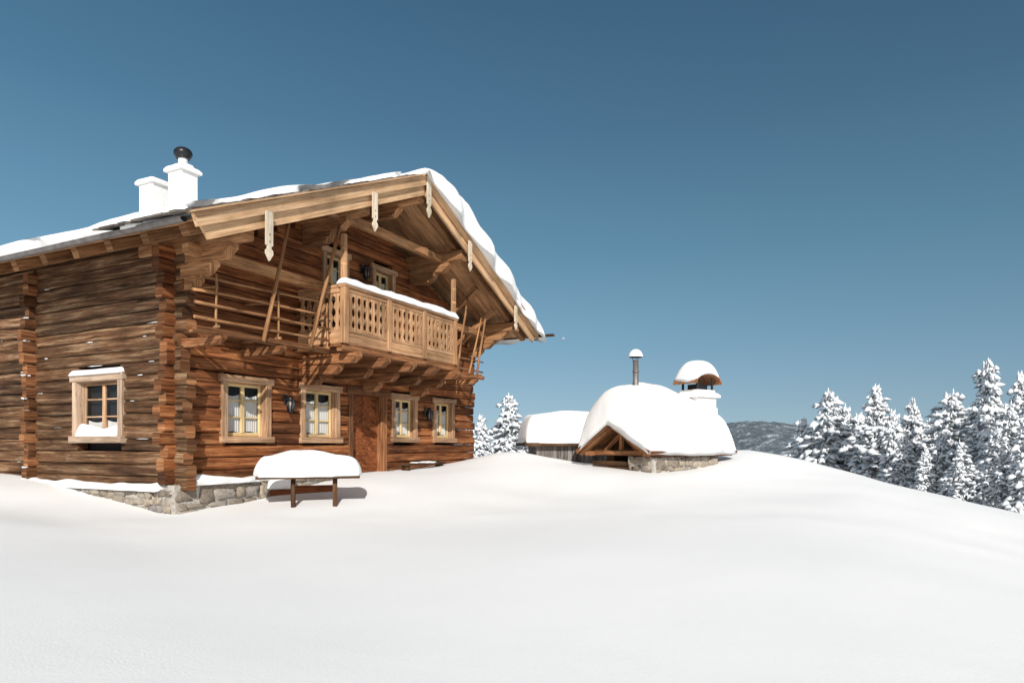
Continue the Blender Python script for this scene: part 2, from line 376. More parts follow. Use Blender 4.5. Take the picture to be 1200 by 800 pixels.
ridge('distant_hill', 1500, 700, -1600, 2000, lambda x: -12+50*ga(x, 490, 90)+36*ga(x, 620, 110)+40*ga(x, 960, 230)+24*ga(x, 1350, 260)+5*ga(x, 0, 300), 'low dark wooded hill with snow patches beyond the crest')

# ------------------------------------------------------------------ CHALET
BZ = -1.3; ZO = -BZ
chalet = thing('chalet', (C0.x, C0.y, EYE+BZ), math.atan2(D1.y, D1.x), 'two storey rustic brown log chalet with snow covered gable roof', 'house')
RS, HW, ZR, SL = 5.2, 6.25, 6.22, 0.445
def rz(s): return ZR-SL*abs(s-RS)
LEN = 13.0; WID = 10.42; LH = 0.235
UNDER = 0.30
wins = [(0.98, 2.2, 0.02, 1.33), (3.05, 4.3, 0.02, 1.33), (6.3, 7.45, 0.04, 1.33), (8.25, 9.4, 0.04, 1.33)]
doorO = (4.62, 6.1, -0.72, 1.36)
upw = [(3.72, 4.62, 3.3, 4.52), (5.5, 6.45, 3.3, 4.52)]
opens = [w for w in wins]+[doorO]+upw
lwin = (1.44, 3.0, 0.02, 1.34)
def intervals(a0, a1, z0, z1, ops, m=0.10):
    iv = [(a0, a1)]
    for (o0, o1, q0, q1) in ops:
        if z1 > q0+0.04 and z0 < q1-0.04:
            nv = []
            for (x, y) in iv:
                if o1-m <= x or o0+m >= y: nv.append((x, y)); continue
                if x < o0+m: nv.append((x, o0+m))
                if y > o1-m: nv.append((o1-m, y))
            iv = nv
    return iv
wf = MB(); z = -0.72
while z < ZR-0.4:
    zt = z+LH-0.012
    lim = (ZR-UNDER-zt)/SL
    a0, a1 = max(0.0, RS-lim), min(WID, RS+lim)
    if zt <= 3.5:
        a0 = -R.uniform(0.12, 0.32); a1 = WID+R.uniform(0.15, 0.28)
    if a1-a0 > 0.3:
        for (x, y) in intervals(a0, a1, z, zt, opens):
            cuts = [x]
            if y-x > 5 and R.random() < .6: cuts.append(R.uniform(x+2, y-2))
            cuts.append(y)
            for (x_, y_) in zip(cuts[:-1], cuts[1:]):
                off = R.uniform(-0.02, 0.02); hh = zt-z
                wf.beam((x_, 0.1+off, z+hh/2), (y_, 0.1+off, z+hh/2), 0.2, hh, (0, 0, 1), 0, jit=0.007, seg=max(1, int((y_-x_)/0.7)), bev=0.03, mi_end=1)
    z += LH
wf.build('log_wall', chalet, [M_front, M_ends], ZO, label='front wall of warm reddish brown squared logs')
wl = MB(); z = -0.72-LH/2
while z < 3.5:
    zt = z+LH-0.012
    for (x, y) in intervals(-R.uniform(0.1, 0.32), LEN-1.2, z, zt, [lwin]):
        off = R.uniform(-0.02, 0.02)
        parts = [(x, min(y, 4.35)), (4.42, y)] if (x < 4 and y > 5) else [(x, y)]
        for (xa, ya) in parts:
            wl.beam((0.1+off, xa, (z+zt)/2), (0.1+off, ya, (z+zt)/2), 0.2, zt-z, (0, 0, 1), 0, jit=0.01, seg=max(1, int((ya-xa)/0.6)), bev=0.03, mi_end=1)
            off = R.uniform(-0.02, 0.02)
    z += LH
z = -0.72
while z < 3.3:
    ln = R.uniform(0.1, 0.28)
    wl.beam((-ln, 4.385+R.uniform(-.02, .02), z+LH/2), (0.3, 4.385, z+LH/2), 0.15+R.random()*.04, LH-0.012-R.random()*.02, (0, 0, 1), 1, bev=0.03); z += LH
wl.box(0.05, 0.25, 0.25, LEN-1.2, 3.3, rz(0.1)-0.12, 0)
wl.build('log_wall', chalet, [M_left, M_ends], ZO, label='side wall of dark weathered grey brown logs')
wo = MB()
z = -0.72
while z < 3.35:
    wo.beam((WID-0.1, 0.21, z+LH/2), (WID-0.1, LEN-1.2, z+LH/2), 0.2, LH-0.01, (0, 0, 1), 0, bev=0.02); z += LH
z = -0.72
while z < ZR-0.5:
    lim = (ZR-UNDER-z-LH)/SL; a0, a1 = max(0, RS-lim), min(WID, RS+lim)
    if a1 > a0: wo.beam((a0, LEN-1.3, z+LH/2), (a1, LEN-1.3, z+LH/2), 0.2, LH-0.01, (0, 0, 1), 0, bev=0.02)
    z += LH
core = [(0.26, -0.72), (WID-0.22, -0.72), (WID-0.22, rz(0)-0.3), (RS, ZR-0.3), (0.26, rz(0)-0.2)]
wo.prism(core, (0, 0.5, 0), (1, 0, 0), (0, 0, 1), (0, LEN-2.2, 0), 1)  # solid dark core in place of the unlit rooms
wo.build('log_wall', chalet, [M_left, M_room], ZO)

def stones(mb, O, U, Nn, ln, z0, z1, sz=0.17, mi=0, mm=1, thick=0.35, rot=0.0):
    O, U, Nn = Vector(O), Vector(U), Vector(Nn)
    c = O-Nn*(thick/2-.02)
    mb.beam(c+V(0, 0, (z0+z1)/2), c+U*ln+V(0, 0, (z0+z1)/2), thick, z1-z0, (0, 0, 1), mm, bev=0.01)
    z = z0
    while z < z1-0.03:
        h = R.uniform(0.6, 1.4)*sz; h = min(h, z1-z); x = R.uniform(0, .1)
        while x < ln-0.03:
            w = min(R.uniform(0.9, 3.2)*sz, ln-x); hq = h*R.uniform(.7, 1.25)
            mb.blob(O+U*(x+w/2)+V(0, 0, z+h/2+R.uniform(-.03, .03)), w/2*1.0, 0.045+R.random()*0.03, hq/2, mi, rot=rot, sq=0.5, jit=.35)
            x += w
        z += h
st = MB()
stones(st, (-0.1, -0.1, 0), (1, 0, 0), (0, -1, 0), WID+0.2, -1.75, -0.73)
stones(st, (-0.1, -0.1, 0), (0, 1, 0), (-1, 0, 0), LEN-1.2, -1.75, -0.84, rot=math.pi/2)
st.build('stone_foundation', chalet, [M_stone, M_mort], ZO, recalc=False)

# roof
cs = math.sqrt(1+SL*SL); TF, TB = -1.8, LEN
E0, E1 = RS-HW, RS+HW
rf = MB()
for sgn in (-1, 1):
    sd = V(sgn, 0, -SL).normalized(); nn = V(sgn*SL, 0, 1).normalized(); L_ = HW*cs
    t = TF+0.03
    while t < TB:
        w = R.uniform(0.16, 0.24); w = min(w, TB-t)
        if w > .02: rf.beam(V(RS, t+w/2, ZR)-nn*0.03+sd*0.02, V(RS, t+w/2, ZR)-nn*0.03+sd*(L_-0.05), w-0.006, 0.035, nn, 0, bev=0.004)
        t += w
    rf.beam(V(RS, (TF+TB)/2, ZR)+nn*0.02+sd*0.03, V(RS, (TF+TB)/2, ZR)+nn*0.02+sd*L_, TB-TF, 0.05, nn, 1, bev=0.01)
    q = 0.1
    while q < L_-0.1:
        t = TF-0.05
        while t < TF+1.9:
            w = R.uniform(0.1, 0.2)
            p = V(RS, t+w/2, ZR)+nn*(0.07+R.uniform(0, .02))+sd*q
            rf.beam(p, p+sd*0.42+nn*0.05, w-0.006, 0.03, nn, 1, bev=0.003); t += w
        q += 0.3
    t = TF+0.4
    while t < TB-0.2:
        if t < 0.1 or sgn < 0:
            rf.beam(V(RS, t, ZR)-nn*0.145+sd*0.05, V(RS, t, ZR)-nn*0.145+sd*(L_-0.12), 0.17, 0.19, nn, 2, bev=0.018)
        t += 0.95
rf.build('roof', chalet, [M_soffit, M_shing, M_rafter], ZO, label='wide overhanging wooden gable roof with grey shingles')
pu = MB()
purl = [0.12, 3.2, 5.2, 7.2, WID-0.12]
for i, s in enumerate(purl):
    zt = rz(s)-0.25
    pu.beam((s, TF+0.12, zt-0.14), (s, 1.0, zt-0.14), 0.26, 0.28, (0, 0, 1), 0, jit=0.003, seg=4, bev=0.03)
    z = zt-0.285; lens = [1.35, 0.9, 0.5] if i in (0, 4) else ([1.25, 0.8] if i != 2 else [1.1])
    for q, l in enumerate(lens):
        poly = [(0.0, 0), (l, 0), (l, -0.07), (l-0.2, -0.23), (0, -0.23)]
        pu.prism(poly, (s-0.1, -0.002, z), (0, -1, 0), (0, 0, 1), (0.2, 0, 0), 0); z -= 0.236
for (sa, sb, zz, tt) in ((3.2, 7.2, 4.9, -0.98), (0.1, 3.3, 3.36, -0.6), (7.1, 10.3, 3.36, -0.6)):
    pu.beam((sa-0.35, tt, zz), (sb+0.35, tt, zz), 0.16, 0.2, (0, 0, 1), 0, bev=0.02, seg=3, jit=0.004)
for s in (8.6, 9.6):
    pu.beam((s, -0.01, rz(s)-1.25), (s, -1.25, rz(s)-0.28), 0.12, 0.16, None, 0, bev=.015)
pu.build('purlin', chalet, [M_rafter], ZO, label='projecting purlins on stepped log corbels')
for sgn in (-1, 1):
    bb = MB()
    sd = V(sgn, 0, -SL).normalized(); nn = V(sgn*SL, 0, 1).normalized(); e = HW*cs+0.02
    o = V(RS, TF-0.03, ZR)
    bb.prism([(0.0, 0.07), (e, 0.07), (e, -0.14), (0.0, -0.14)], o, sd, nn, (0, -0.06, 0), 0)
    bb.prism([(0.1, -0.13), (e-0.12, -0.13), (e-0.18, -0.35), (0.2, -0.35)], o+V(0, 0.06, 0), sd, nn, (0, -0.05, 0), 0)
    bb.prism([(0.0, 0.075), (e+0.02, 0.075), (e+0.02, 0.105), (0.0, 0.105)], o+V(0, 0.06, 0), sd, nn, (0, -0.19, 0), 0)
    bb.build('bargeboard', chalet, [M_barge], ZO)
def pend_poly(l, w):
    h = w/2
    return [(0, -h), (l*0.68, -h), (l*0.71, -h*0.5), (l*0.75, -h*0.5), (l*0.79, -h), (l*0.86, -h*1.05), (l*0.93, -h*0.5), (l, 0),
            (l*0.93, h*0.5), (l*0.86, h*1.05), (l*0.79, h), (l*0.75, h*0.5), (l*0.71, h*0.5), (l*0.68, h), (0, h)]
for s, l in ((0.36, 0.84), (3.2, 0.8), (5.2, 0.95), (7.1, 0.78), (9.75, 0.72)):
    p = MB(); zz = rz(s)-0.12
    if s == 5.2: zz = ZR+0.02
    p.prism(pend_poly(l, 0.15), (s, TF-0.1, zz), (0, 0, -1), (1, 0, 0), (0, -0.035, 0), 0)
    for kk in range(2):
        zc = zz-l*0.45-kk*0.12
        p.beam((s, TF-0.136, zc), (s, TF-0.136, zc-0.035), 0.018, 0.006, (0, 1, 0), 1, bev=0.001)
    p.build('gable_pendant', chalet, [M_pend, M_dark], ZO, label='pale carved hanging board with pointed tip')
for sgn, ss in ((-1, E0-0.06), (1, E1+0.03)):
    gm = MB(); n_ = 9; r = 0.065; t0, t1 = (TF+0.1 if sgn < 0 else TF-0.6), TB; zc = rz(E0)+0.0
    for rad in (r, r-0.008):
        b0 = len(gm.v)
        for t in (t0, t1):
            for q in range(n_):
                a = math.pi+math.pi*q/(n_-1); gm.v.append(V(ss+rad*math.cos(a), t, zc+rad*math.sin(a)))
        for q in range(n_-1): gm.face([b0+q, b0+q+1, b0+n_+q+1, b0+n_+q], [(0, 0)]*4, 0, .5, True)
    gm.cyl((ss-r, t0, zc), (ss-r, t1, zc), 0.012, n=6)
    gm.build('gutter', chalet, [M_dark if sgn > 0 else M_metal], ZO, recalc=False)
sdL = V(-1, 0, -SL).normalized(); nL = V(-SL, 0, 1).normalized(); sdR = V(1, 0, -SL).normalized(); nR = V(SL, 0, 1).normalized()
snow_cap('roof_snow', chalet, lambda a, b: V(RS+0.1, TF+0.38+a, ZR)+sdL*b+nL*0.09, TB-TF-0.38, HW*cs+0.0, 0.2, 0.16, up=nL, nu=70, nv=40, amp=0.32, fs=0.7, wob=0.6, rnd=0.0, seed=1, zoff=ZO, label='thin uneven snow layer with bare shingle edge')
snow_cap('roof_snow', chalet, lambda a, b: V(RS-0.3, TF-0.28+a, ZR+0.3*SL)+sdR*b+nR*0.07, TB-TF+0.2, HW*cs+0.40, 0.9, 0.5, up=nR, nu=50, nv=46, amp=0.24, fs=0.9, wob=0.26, droop=0.2, rnd=0.0, seed=2, zoff=ZO, thf=lambda a, b: (0.06+0.94*min(1, b/1.5)**.8)*(1-.5*max(0, (b-2.2)/5.0)), label='thick rounded snow slab overhanging the verge')

def chimney(name, s, t, w, d, zb, ztop, pipe, label):
    c = MB(); c.box(s-w/2, s+w/2, t-d/2, t+d/2, zb, ztop-0.16, 0, bev=0.02)
    c.box(s-w/2-0.08, s+w/2+0.08, t-d/2-0.08, t+d/2+0.08, ztop-0.158, ztop-0.06, 0, bev=0.015)
    if pipe:
        c.box(s-w*0.36, s+w*0.36, t-d*0.36, t+d*0.36, ztop-0.06, ztop+0.1, 0, bev=0.04)
        c.cyl((s, t, ztop+0.1), (s, t, ztop+0.32), 0.13, n=16, mi=0); c.cyl((s, t, ztop+0.28), (s, t, ztop+0.33), 0.19, n=18, mi=2)
        for a in range(10):
            th = a*0.628; c.cyl((s+.18*math.cos(th), t+.18*math.sin(th), ztop+.31), (s+.18*math.cos(th), t+.18*math.sin(th), ztop+.42), 0.012, n=5, mi=2)
        c.cyl((s, t, ztop+0.32), (s, t, ztop+0.4), 0.16, n=16, mi=2)
        c.blob((s, t, ztop+0.43), 0.26, 0.26, 0.18, 2, nu=18, nv=8, jit=0, sq=1)
    c.build(name, chalet, [M_plast, M_metal, M_black], ZO, label=label)
    snow_cap('snow_cap', chalet, lambda a, b: V(s-w/2-0.07+a, t-d/2-0.07+b, ztop-0.06), w+0.14, d+0.14, 0.07, 0.1, nu=6, nv=6, wob=0.02, rnd=0.05, seed=5, zoff=ZO)
chimney('chimney', 5.2, 6.65, 0.56, 0.58, 5.5, 8.02, True, 'white plastered chimney with round black cowl')
chimney('chimney', 5.2, 7.9, 0.6, 0.62, 5.5, 7.85, False, 'low white plastered chimney covered with snow')

def window(name, Mf, o, label=None, curtain=0.8, d=0.11, snow=False):
    a0, a1, z0, z1 = o; P3 = lambda a, dd, z: Mf(a, dd, z)
    w = MB(); cw = 0.14
    def bx(a, b, d0, d1, q0, q1, mi, **kw):
        la, ld, lz = abs(b-a), abs(d1-d0), abs(q1-q0); ca, cd, cz = (a+b)/2, (d0+d1)/2, (q0+q1)/2
        if la >= lz: w.beam(P3(a, cd, cz), P3(b, cd, cz), ld, lz, (0, 0, 1), mi, **kw)
        else: w.beam(P3(ca, cd, q0), P3(ca, cd, q1), ld, la, P3(1, 0, 0)-P3(0, 0, 0), mi, **kw)
    bx(a0, a0+cw, -0.045, 0.16, z0+0.13, z1-0.13, 0); bx(a1-cw, a1, -0.045, 0.16, z0+0.13, z1-0.13, 0)
    bx(a0-0.05, a1+0.05, -0.06, 0.16, z1-0.128, z1+0.01, 0); bx(a0-0.04, a1+0.04, -0.09, 0.16, z0, z0+0.128, 0)
    b0, b1, q0, q1 = a0+cw, a1-cw, z0+0.13, z1-0.13
    f = 0.065
    bx(b0, b0+f, d, d+0.05, q0, q1, 1); bx(b1-f, b1, d, d+0.05, q0, q1, 1)
    bx(b0+f, b1-f, d, d+0.05, q0, q0+f+.01, 1); bx(b0+f, b1-f, d, d+0.05, q1-f, q1, 1)
    m = (b0+b1)/2; bx(m-0.045, m+0.045, d-0.01, d+0.045, q0+f+.01, q1-f, 1)
    for fr in (0.36, 0.68):
        zz = q0+(q1-q0)*fr
        for (x, y) in ((b0+f, m-0.045), (m+0.045, b1-f)): bx(x, y, d+0.006, d+0.04, zz-0.014, zz+0.014, 1, bev=.003)
    wo_ = w.build(name, chalet, [M_casl if snow else M_casing, M_casing if snow else M_sash], ZO, label=label)
    gl = MB(); gl.v += [P3(b0+f, d+0.03, q0+f), P3(b1-f, d+0.03, q0+f), P3(b1-f, d+0.03, q1-f), P3(b0+f, d+0.03, q1-f)]; gl.face([0, 1, 2, 3], [(0, 0)]*4, 0, .5)
    gl.build('window_pane', wo_, [M_glass], ZO, recalc=False)
    cu_ = MB(); nn_ = 40; zt = q0+(q1-q0)*curtain
    for part in ((b0+f, m-0.02), (m+0.02, b1-f)):
        b_ = len(cu_.v)
        for i in range(nn_+1):
            a = part[0]+(part[1]-part[0])*i/nn_; dd = d+0.06+0.01*math.sin(a*110)
            sag = 0.09*math.sin(math.pi*i/nn_)
            cu_.v += [P3(a, dd, q0+f+sag*0.4), P3(a, dd, zt-sag*0.5)]
        for i in range(nn_): cu_.face([b_+2*i, b_+2*i+2, b_+2*i+3, b_+2*i+1], [(0, 0)]*4, 0, .5, True)
    cu_.build('curtain', wo_, [M_curt], ZO, recalc=False)
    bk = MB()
    bk.v += [P3(b0, d+0.2, q0), P3(b1, d+0.2, q0), P3(b1, d+0.2, q1), P3(b0, d+0.2, q1)]; bk.face([0, 1, 2, 3], [(0, 0)]*4, 0, .5)  # dark sheet behind the curtains, painted as the shade of the room
    bk.build('room_shade_sheet', wo_, [M_room], ZO, recalc=False)
    if snow:
        snow_cap('sill_snow', wo_, lambda a, b: P3(a0-0.03+a, -0.1+b, z1+0.01), a1-a0+0.06, 0.2, 0.09, 0.08, nu=14, nv=3, wob=0.03, rnd=0.05, seed=11, zoff=ZO)
        snow_cap('sill_snow', wo_, lambda a, b: P3(b0+a, -0.07+b, z0+0.125), b1-b0, 0.17, 0.24, 0.1, nu=14, nv=3, wob=0.02, rnd=0.05, seed=12, zoff=ZO, thf=lambda a, b: 0.6+0.7*abs(a-0.5))
FM = lambda a, d, z: V(a, d, z); LM = lambda a, d, z: V(d, a, z)
for w in wins: window('window', FM, w)
for w in upw: window('window', FM, w)
window('window', LM, lwin, label='side window with pale frame and snow on its sill', snow=True, curtain=0.3)
dd = MB(); a0, a1, z0, z1 = doorO
dd.box(a0, a0+0.16, -0.03, 0.3, z0, z1-0.15, 0); dd.box(a1-0.16, a1, -0.03, 0.3, z0, z1-0.15, 0); dd.box(a0-0.08, a1+0.08, -0.05, 0.3, z1-0.148, z1+0.03, 0)
door = dd.build('door', chalet, [M_beam], ZO, label='reddish brown wooden door with diagonal boards')
dl = MB(); b0, b1, q0, q1 = a0+0.165, a1-0.165, z0+0.02, z1-0.16
dl.box(b0, b1, 0.22, 0.25, q0, q1, 0)
m = (b0+b1)/2; hw = (b1-b0)/2; bw = 0.115; zz = q0-hw
while zz < q1+0.1:
    for sg in (-1, 1):
        pl = [(sg*hw, zz), (0.012*sg, zz+hw), (0.012*sg, zz+hw+bw-0.012), (sg*hw, zz+bw-0.012)]
        cl = [(x, min(max(y, q0), q1)) for x, y in pl]
        if max(c[1] for c in cl)-min(c[1] for c in cl) > 0.02 and abs(cl[3][1]-cl[0][1])+abs(cl[2][1]-cl[1][1]) > 0.02:
            dl.prism(cl, (m, 0.218, 0), (1, 0, 0), (0, 0, 1), (0, -0.025, 0), 0)
    zz += bw
dl.cyl((b0+0.1, 0.19, 0.3), (b0+0.1, 0.12, 0.3), 0.02, n=8, mi=1); dl.beam((b0+.1, .13, .3), (b0+.22, .13, .3), .02, .02, mi=1, bev=.004)
dl.build('door_leaf', door, [M_door, M_black], ZO)
for (s, z_) in ((2.6, 0.85), (7.83, 0.85), (5.08, 4.2)):
    l = MB()
    l.box(s-0.04, s+0.04, -0.03, 0.0, z_+0.0, z_+0.2, 0); l.cyl((s, -0.02, z_+0.14), (s, -0.17, z_+0.16), 0.012, n=6)
    l.cyl((s, -0.17, z_+0.17), (s, -0.17, z_+0.06), 0.02, 0.11, n=6); l.cyl((s, -0.17, z_+0.06), (s, -0.17, z_-0.16), 0.085, 0.055, n=6, mi=1)
    for a in range(6):
        th = a*math.pi/3; l.cyl((s+.09*math.cos(th), -.17+.09*math.sin(th), z_+.06), (s+.06*math.cos(th), -.17+.06*math.sin(th), z_-.16), 0.016, n=4)
    l.cyl((s, -0.17, z_-0.16), (s, -0.17, z_-0.2), 0.065, 0.02, n=6)
    l.build('wall_lantern', chalet, [M_black, M_metal], ZO, label='small black iron wall lantern')

# balcony
B0, B1, BT = 3.0, 7.33, -1.3
ba = MB()
for i in range(9):
    t0 = BT+i*0.145; ba.box(B0-0.02, B1+0.02, t0, t0+0.138, 2.06, 2.11, 0, bev=.006)
ba.box(B0-0.15, B1+0.15, BT-0.04, BT+0.1, 1.93, 2.055, 0, bev=0.02)
for s in (3.2, 4.2, 5.2, 6.2, 7.2):
    for q, (l, zt) in enumerate(((1.5, 1.92), (1.0, 1.70), (0.5, 1.49))):
        if q == 2 and s in (4.2, 6.2): continue
        poly = [(0, 0), (l, 0), (l, -0.08), (l-0.16, -0.2), (0, -0.2)]
        ba.prism(poly, (s-0.1, -0.002, zt), (0, -1, 0), (0, 0, 1), (0.2, 0, 0), 1)
bal = ba.build('balcony', chalet, [M_beam, M_beam], ZO, label='projecting balcony with carved pale balustrade')
rl = MB()
posts = [B0, 4.47, 5.9, B1]
for s in posts: rl.box(s-0.07, s+0.07, BT-0.05, BT+0.09, 2.11, 3.28, 0, bev=.012)
rl.box(B0-0.08, B1+0.08, BT-0.07, BT+0.12, 3.28, 3.35, 0, bev=.015)
def baluster(c, U, zb, zt, w):
    h = zt-zb; half = w/2
    prof = [(0, .97), (.06, .97), (.10, .45), (.18, .34), (.26, .7), (.34, .92), (.41, .5), (.48, .32), (.55, .5), (.62, .92), (.70, .7), (.80, .34), (.89, .45), (.93, .97), (1, .97)]
    pts = [(zb+f*h, half*k) for f, k in prof]+[(zb+f*h, -half*k) for f, k in reversed(prof)]
    rl.prism(pts, c, (0, 0, 1), U, V(*U).cross(V(0, 0, 1))*0.03, 1)
for i in range(3):
    a, b = posts[i]+0.075, posts[i+1]-0.075
    rl.box(a, b, BT-0.005, BT+0.035, 2.112, 2.34, 0, bev=.006); rl.box(a, b, BT-0.02, BT+0.05, 2.345, 2.4, 0, bev=.006); rl.box(a, b, BT-0.02, BT+0.05, 3.19, 3.275, 0, bev=.006)
    nb = 7; w = (b-a)/nb
    for k in range(nb): baluster(V(a+w*(k+.5), BT+0.025, 0), (1, 0, 0), 2.402, 3.188, w)
for s in (B0, B1):
    rl.box(s-0.03, s+0.03, BT+0.12, 0, 3.28, 3.35, 0); rl.box(s-0.02, s+0.02, BT+0.12, 0, 2.112, 2.4, 0); rl.box(s-0.025, s+0.025, BT+0.12, 0, 3.18, 3.275, 0)
    nb = 6; w = (1.3-0.14)/nb
    for k in range(nb): baluster(V(s, BT+0.13+w*(k+.5), 0), (0, 1, 0), 2.402, 3.178, w)
rl.build('balustrade', bal, [M_bal, M_bal], ZO)
snow_cap('rail_snow', bal, lambda a, b: V(B0-0.1+a, BT-0.1+b, 3.348), B1-B0+0.2, 0.27, 0.16, 0.13, nu=50, nv=3, amp=0.6, fs=1.5, wob=0.05, rnd=0.0, seed=21, zoff=ZO)
for s, zt in ((B0, 4.38), (B1, 4.38)):
    pp = MB()
    pp.box(s-0.055, s+0.055, BT+0.02-0.04, BT+0.02+0.07, 3.35, zt, 0, bev=.015)
    for q in (3.75, 4.1): pp.blob((s, BT+0.035, q), .075, .075, .06, 0, nu=12, nv=8, jit=0, sq=1)
    pp.build('balcony_post', bal, [M_bal], ZO)

def rack(name, poles, label):
    h = MB()
    for p0, p1, r in poles: h.cyl(p0, p1, r, r*0.8, n=8, mi=0, seg=4, jit=0.012)
    return h.build(name, chalet, [M_rafter], ZO, label=label)
ro = -0.95
pl = [((-0.35, ro, 2.13), (2.9, ro, 2.16), 0.03), ((-0.35, ro, 2.38), (2.9, ro, 2.41), 0.028), ((-0.3, ro+.1, 2.62), (2.9, ro, 2.68), 0.027), ((-0.1, ro+.15, 2.86), (2.9, ro+.1, 2.96), 0.024),
      ((1.08, ro-0.06, 1.9), (1.7, ro-0.1, 4.3), 0.04), ((2.3, ro-.06, 1.95), (3.2, ro-0.1, 4.9), 0.042)]
for q in (0.0, 1.4, 2.75):
    pl += [((q+0.1, 0, 2.0), (q+0.1, ro-0.05, 2.02), 0.035), ((q+0.1, 0, 2.75), (q+0.1, ro, 2.72), 0.026), ((q+.1, ro+.01, 1.95), (q+.12, ro+.02, 2.95), .024)]
rack('hay_rack', pl, 'drying rack of rough horizontal and leaning poles')
pr = [((7.6, ro, z_), (9.5, ro, z_), 0.026) for z_ in (2.13, 2.42)]+[((7.9, ro-.06, 1.9), (8.5, ro-.08, 4.2), .035), ((9.0, ro-.06, 1.9), (9.5, ro-.08, 3.7), .035), ((8.6, ro-.06, 2.0), (9.3, ro-.05, 3.7), .03)]
for q in (7.8, 9.3): pr += [((q, 0, 2.0), (q, ro-0.05, 2.02), 0.04)]
rack('hay_rack', pr, 'drying rack of rough horizontal and leaning poles')
for (sa, sb, sx) in ((-0.35, 2.85, (0.12, 1.5)), (7.5, 9.5, (8.9,))):
    rb = MB()
    rb.beam((sa, ro, 1.93), (sb, ro, 1.95), 0.11, 0.12, (0, 0, 1), 0, seg=4, jit=.01, bev=.03)
    for s in sx: rb.prism([(0, 0), (1.1, 0), (1.1, -.05), (0.95, -.14), (0, -.16)], (s-.07, -0.002, 1.87), (0, -1, 0), (0, 0, 1), (.14, 0, 0), 0)
    rb.build('rack_beam', chalet, [M_beam], ZO)

snow_cap('ledge_snow', chalet, lambda a, b: V(-0.22+b, 0.2+a, -0.83), 4.1, 0.26, 0.11, 0.1, nu=60, nv=3, amp=0.9, fs=1.0, wob=0.1, rnd=0.0, seed=31, zoff=ZO)
snow_cap('ledge_snow', chalet, lambda a, b: V(-0.25+b, 4.7+a, -0.83), 4.1, 0.3, 0.12, 0.1, nu=40, nv=3, amp=0.6, fs=.9, wob=0.1, rnd=0.0, seed=33, zoff=ZO)
snow_cap('ledge_snow', chalet, lambda a, b: V(0.2+a, -0.24+b, -0.73), 1.6, 0.26, 0.13, 0.12, nu=24, nv=3, amp=0.8, fs=1.2, wob=0.1, rnd=0.1, seed=36, zoff=ZO)
fl = MB()
for i in range(30):
    row = R.randint(1, 17); zz = -0.72-LH/2+LH*row; t = R.uniform(0, 7.5)
    if 1.2 < t < 3.2 and -0.1 < zz < 1.5: continue
    w = R.uniform(.02, .12)*R.choice([1, 1, 1, 1.8]); fl.blob((0.0, t, zz-0.008), 0.014, w, R.uniform(.004, .010), 0, nu=8, nv=5, jit=.6)
for i in range(9):
    zz = -0.72+LH*R.randint(0, 14); fl.blob((-0.12-R.random()*.08, 4.385, zz+.01), .05, .07, .016, 0, nu=8, nv=5, jit=.5)
fo = fl.build('stuck_snow', chalet, [M_snow], ZO, recalc=False); fo['kind'] = 'stuff'

# ------------------------------------------------------------------ tables / benches
def wpx(px, dep): return ((px-600)/790*dep, dep)
tx, ty = wpx(362, 12.9)
tz = gz(tx, ty)
tb = thing('garden_table', (tx, ty, tz), math.radians(16), 'wooden table on posts buried under a thick snow cushion', 'table')
ztop = EYE-0.60-tz
m = MB()
for y in (-0.3, -0.1, 0.1, 0.3): m.box(-0.93, 0.93, y-0.095, y+0.095, ztop-0.05, ztop, 0, bev=.01)
m.build('table_top', tb, [M_dark])
for x in (-0.28, 0.48):
    m = MB(); m.cyl((x, -0.15, -0.4), (x, -0.15, ztop-0.05), 0.045, n=10, seg=3, jit=.004); m.build('leg', tb, [M_dark])
snow_cap('snow_cover', tb, lambda a, b: V(-1.0+a, -0.43+b, ztop+.005), 2.0, 0.86, 0.43, 0.24, nu=18, nv=10, amp=0.3, fs=1.3, wob=0.05, rnd=0.4, seed=42, droop=0.015, thf=lambda a, b: .8+.2*math.sin(math.pi*min(1, max(0, a/2.0))))
bx_, by_ = wpx(338, 13.9); bzz = gz(bx_, by_)
bn = thing('bench', (bx_, by_, bzz), math.radians(20), 'reddish brown plank bench half sunk in snow', 'bench')
zt = EYE-0.98-bzz
m = MB(); m.box(-0.95, 0.95, -0.02, 0.03, zt-0.12, zt+0.12, 0, bev=.01); m.build('backrest', bn, [M_door])
m = MB(); m.box(-0.95, 0.95, 0.06, 0.45, zt-0.12, zt-0.07, 0, bev=.01); m.build('seat', bn, [M_door])
for x in (-0.8, 0.8):
    m = MB(); m.box(x-.04, x+.04, 0.07, 0.4, -0.5, zt-0.125, 0, bev=.01); m.build('leg', bn, [M_dark])
snow_cap('snow_cover', bn, lambda a, b: V(-1.0+a, -0.06+b, zt+0.11), 1.2, 0.45, 0.26, 0.22, nu=12, nv=6, amp=0.4, fs=1.6, wob=0.06, rnd=0.4, seed=43, droop=.06)
p = C0+D1*7.3+D2*(-0.32); g0 = gz(p.x, p.y)
b2 = thing('bench', (p.x, p.y, g0), math.atan2(D1.y, D1.x), 'narrow low dark wooden bench against the log wall', 'bench')
m = MB(); m.box(-0.9, 0.9, -0.15, 0.15, 0.1, 0.16, 0, bev=.01); m.build('seat', b2, [M_dark])
for x in (-0.8, 0.8):
    m = MB(); m.box(x-.04, x+.04, -.12, .12, -0.4, 0.095, 0, bev=.01); m.build('leg', b2, [M_dark])
snow_cap('snow_cover', b2, lambda a, b: V(-0.5+a, -0.14+b, 0.158), 1.1, 0.27, 0.04, 0.07, nu=14, nv=4, amp=0.8, fs=2, wob=.1, rnd=0.3, seed=44)

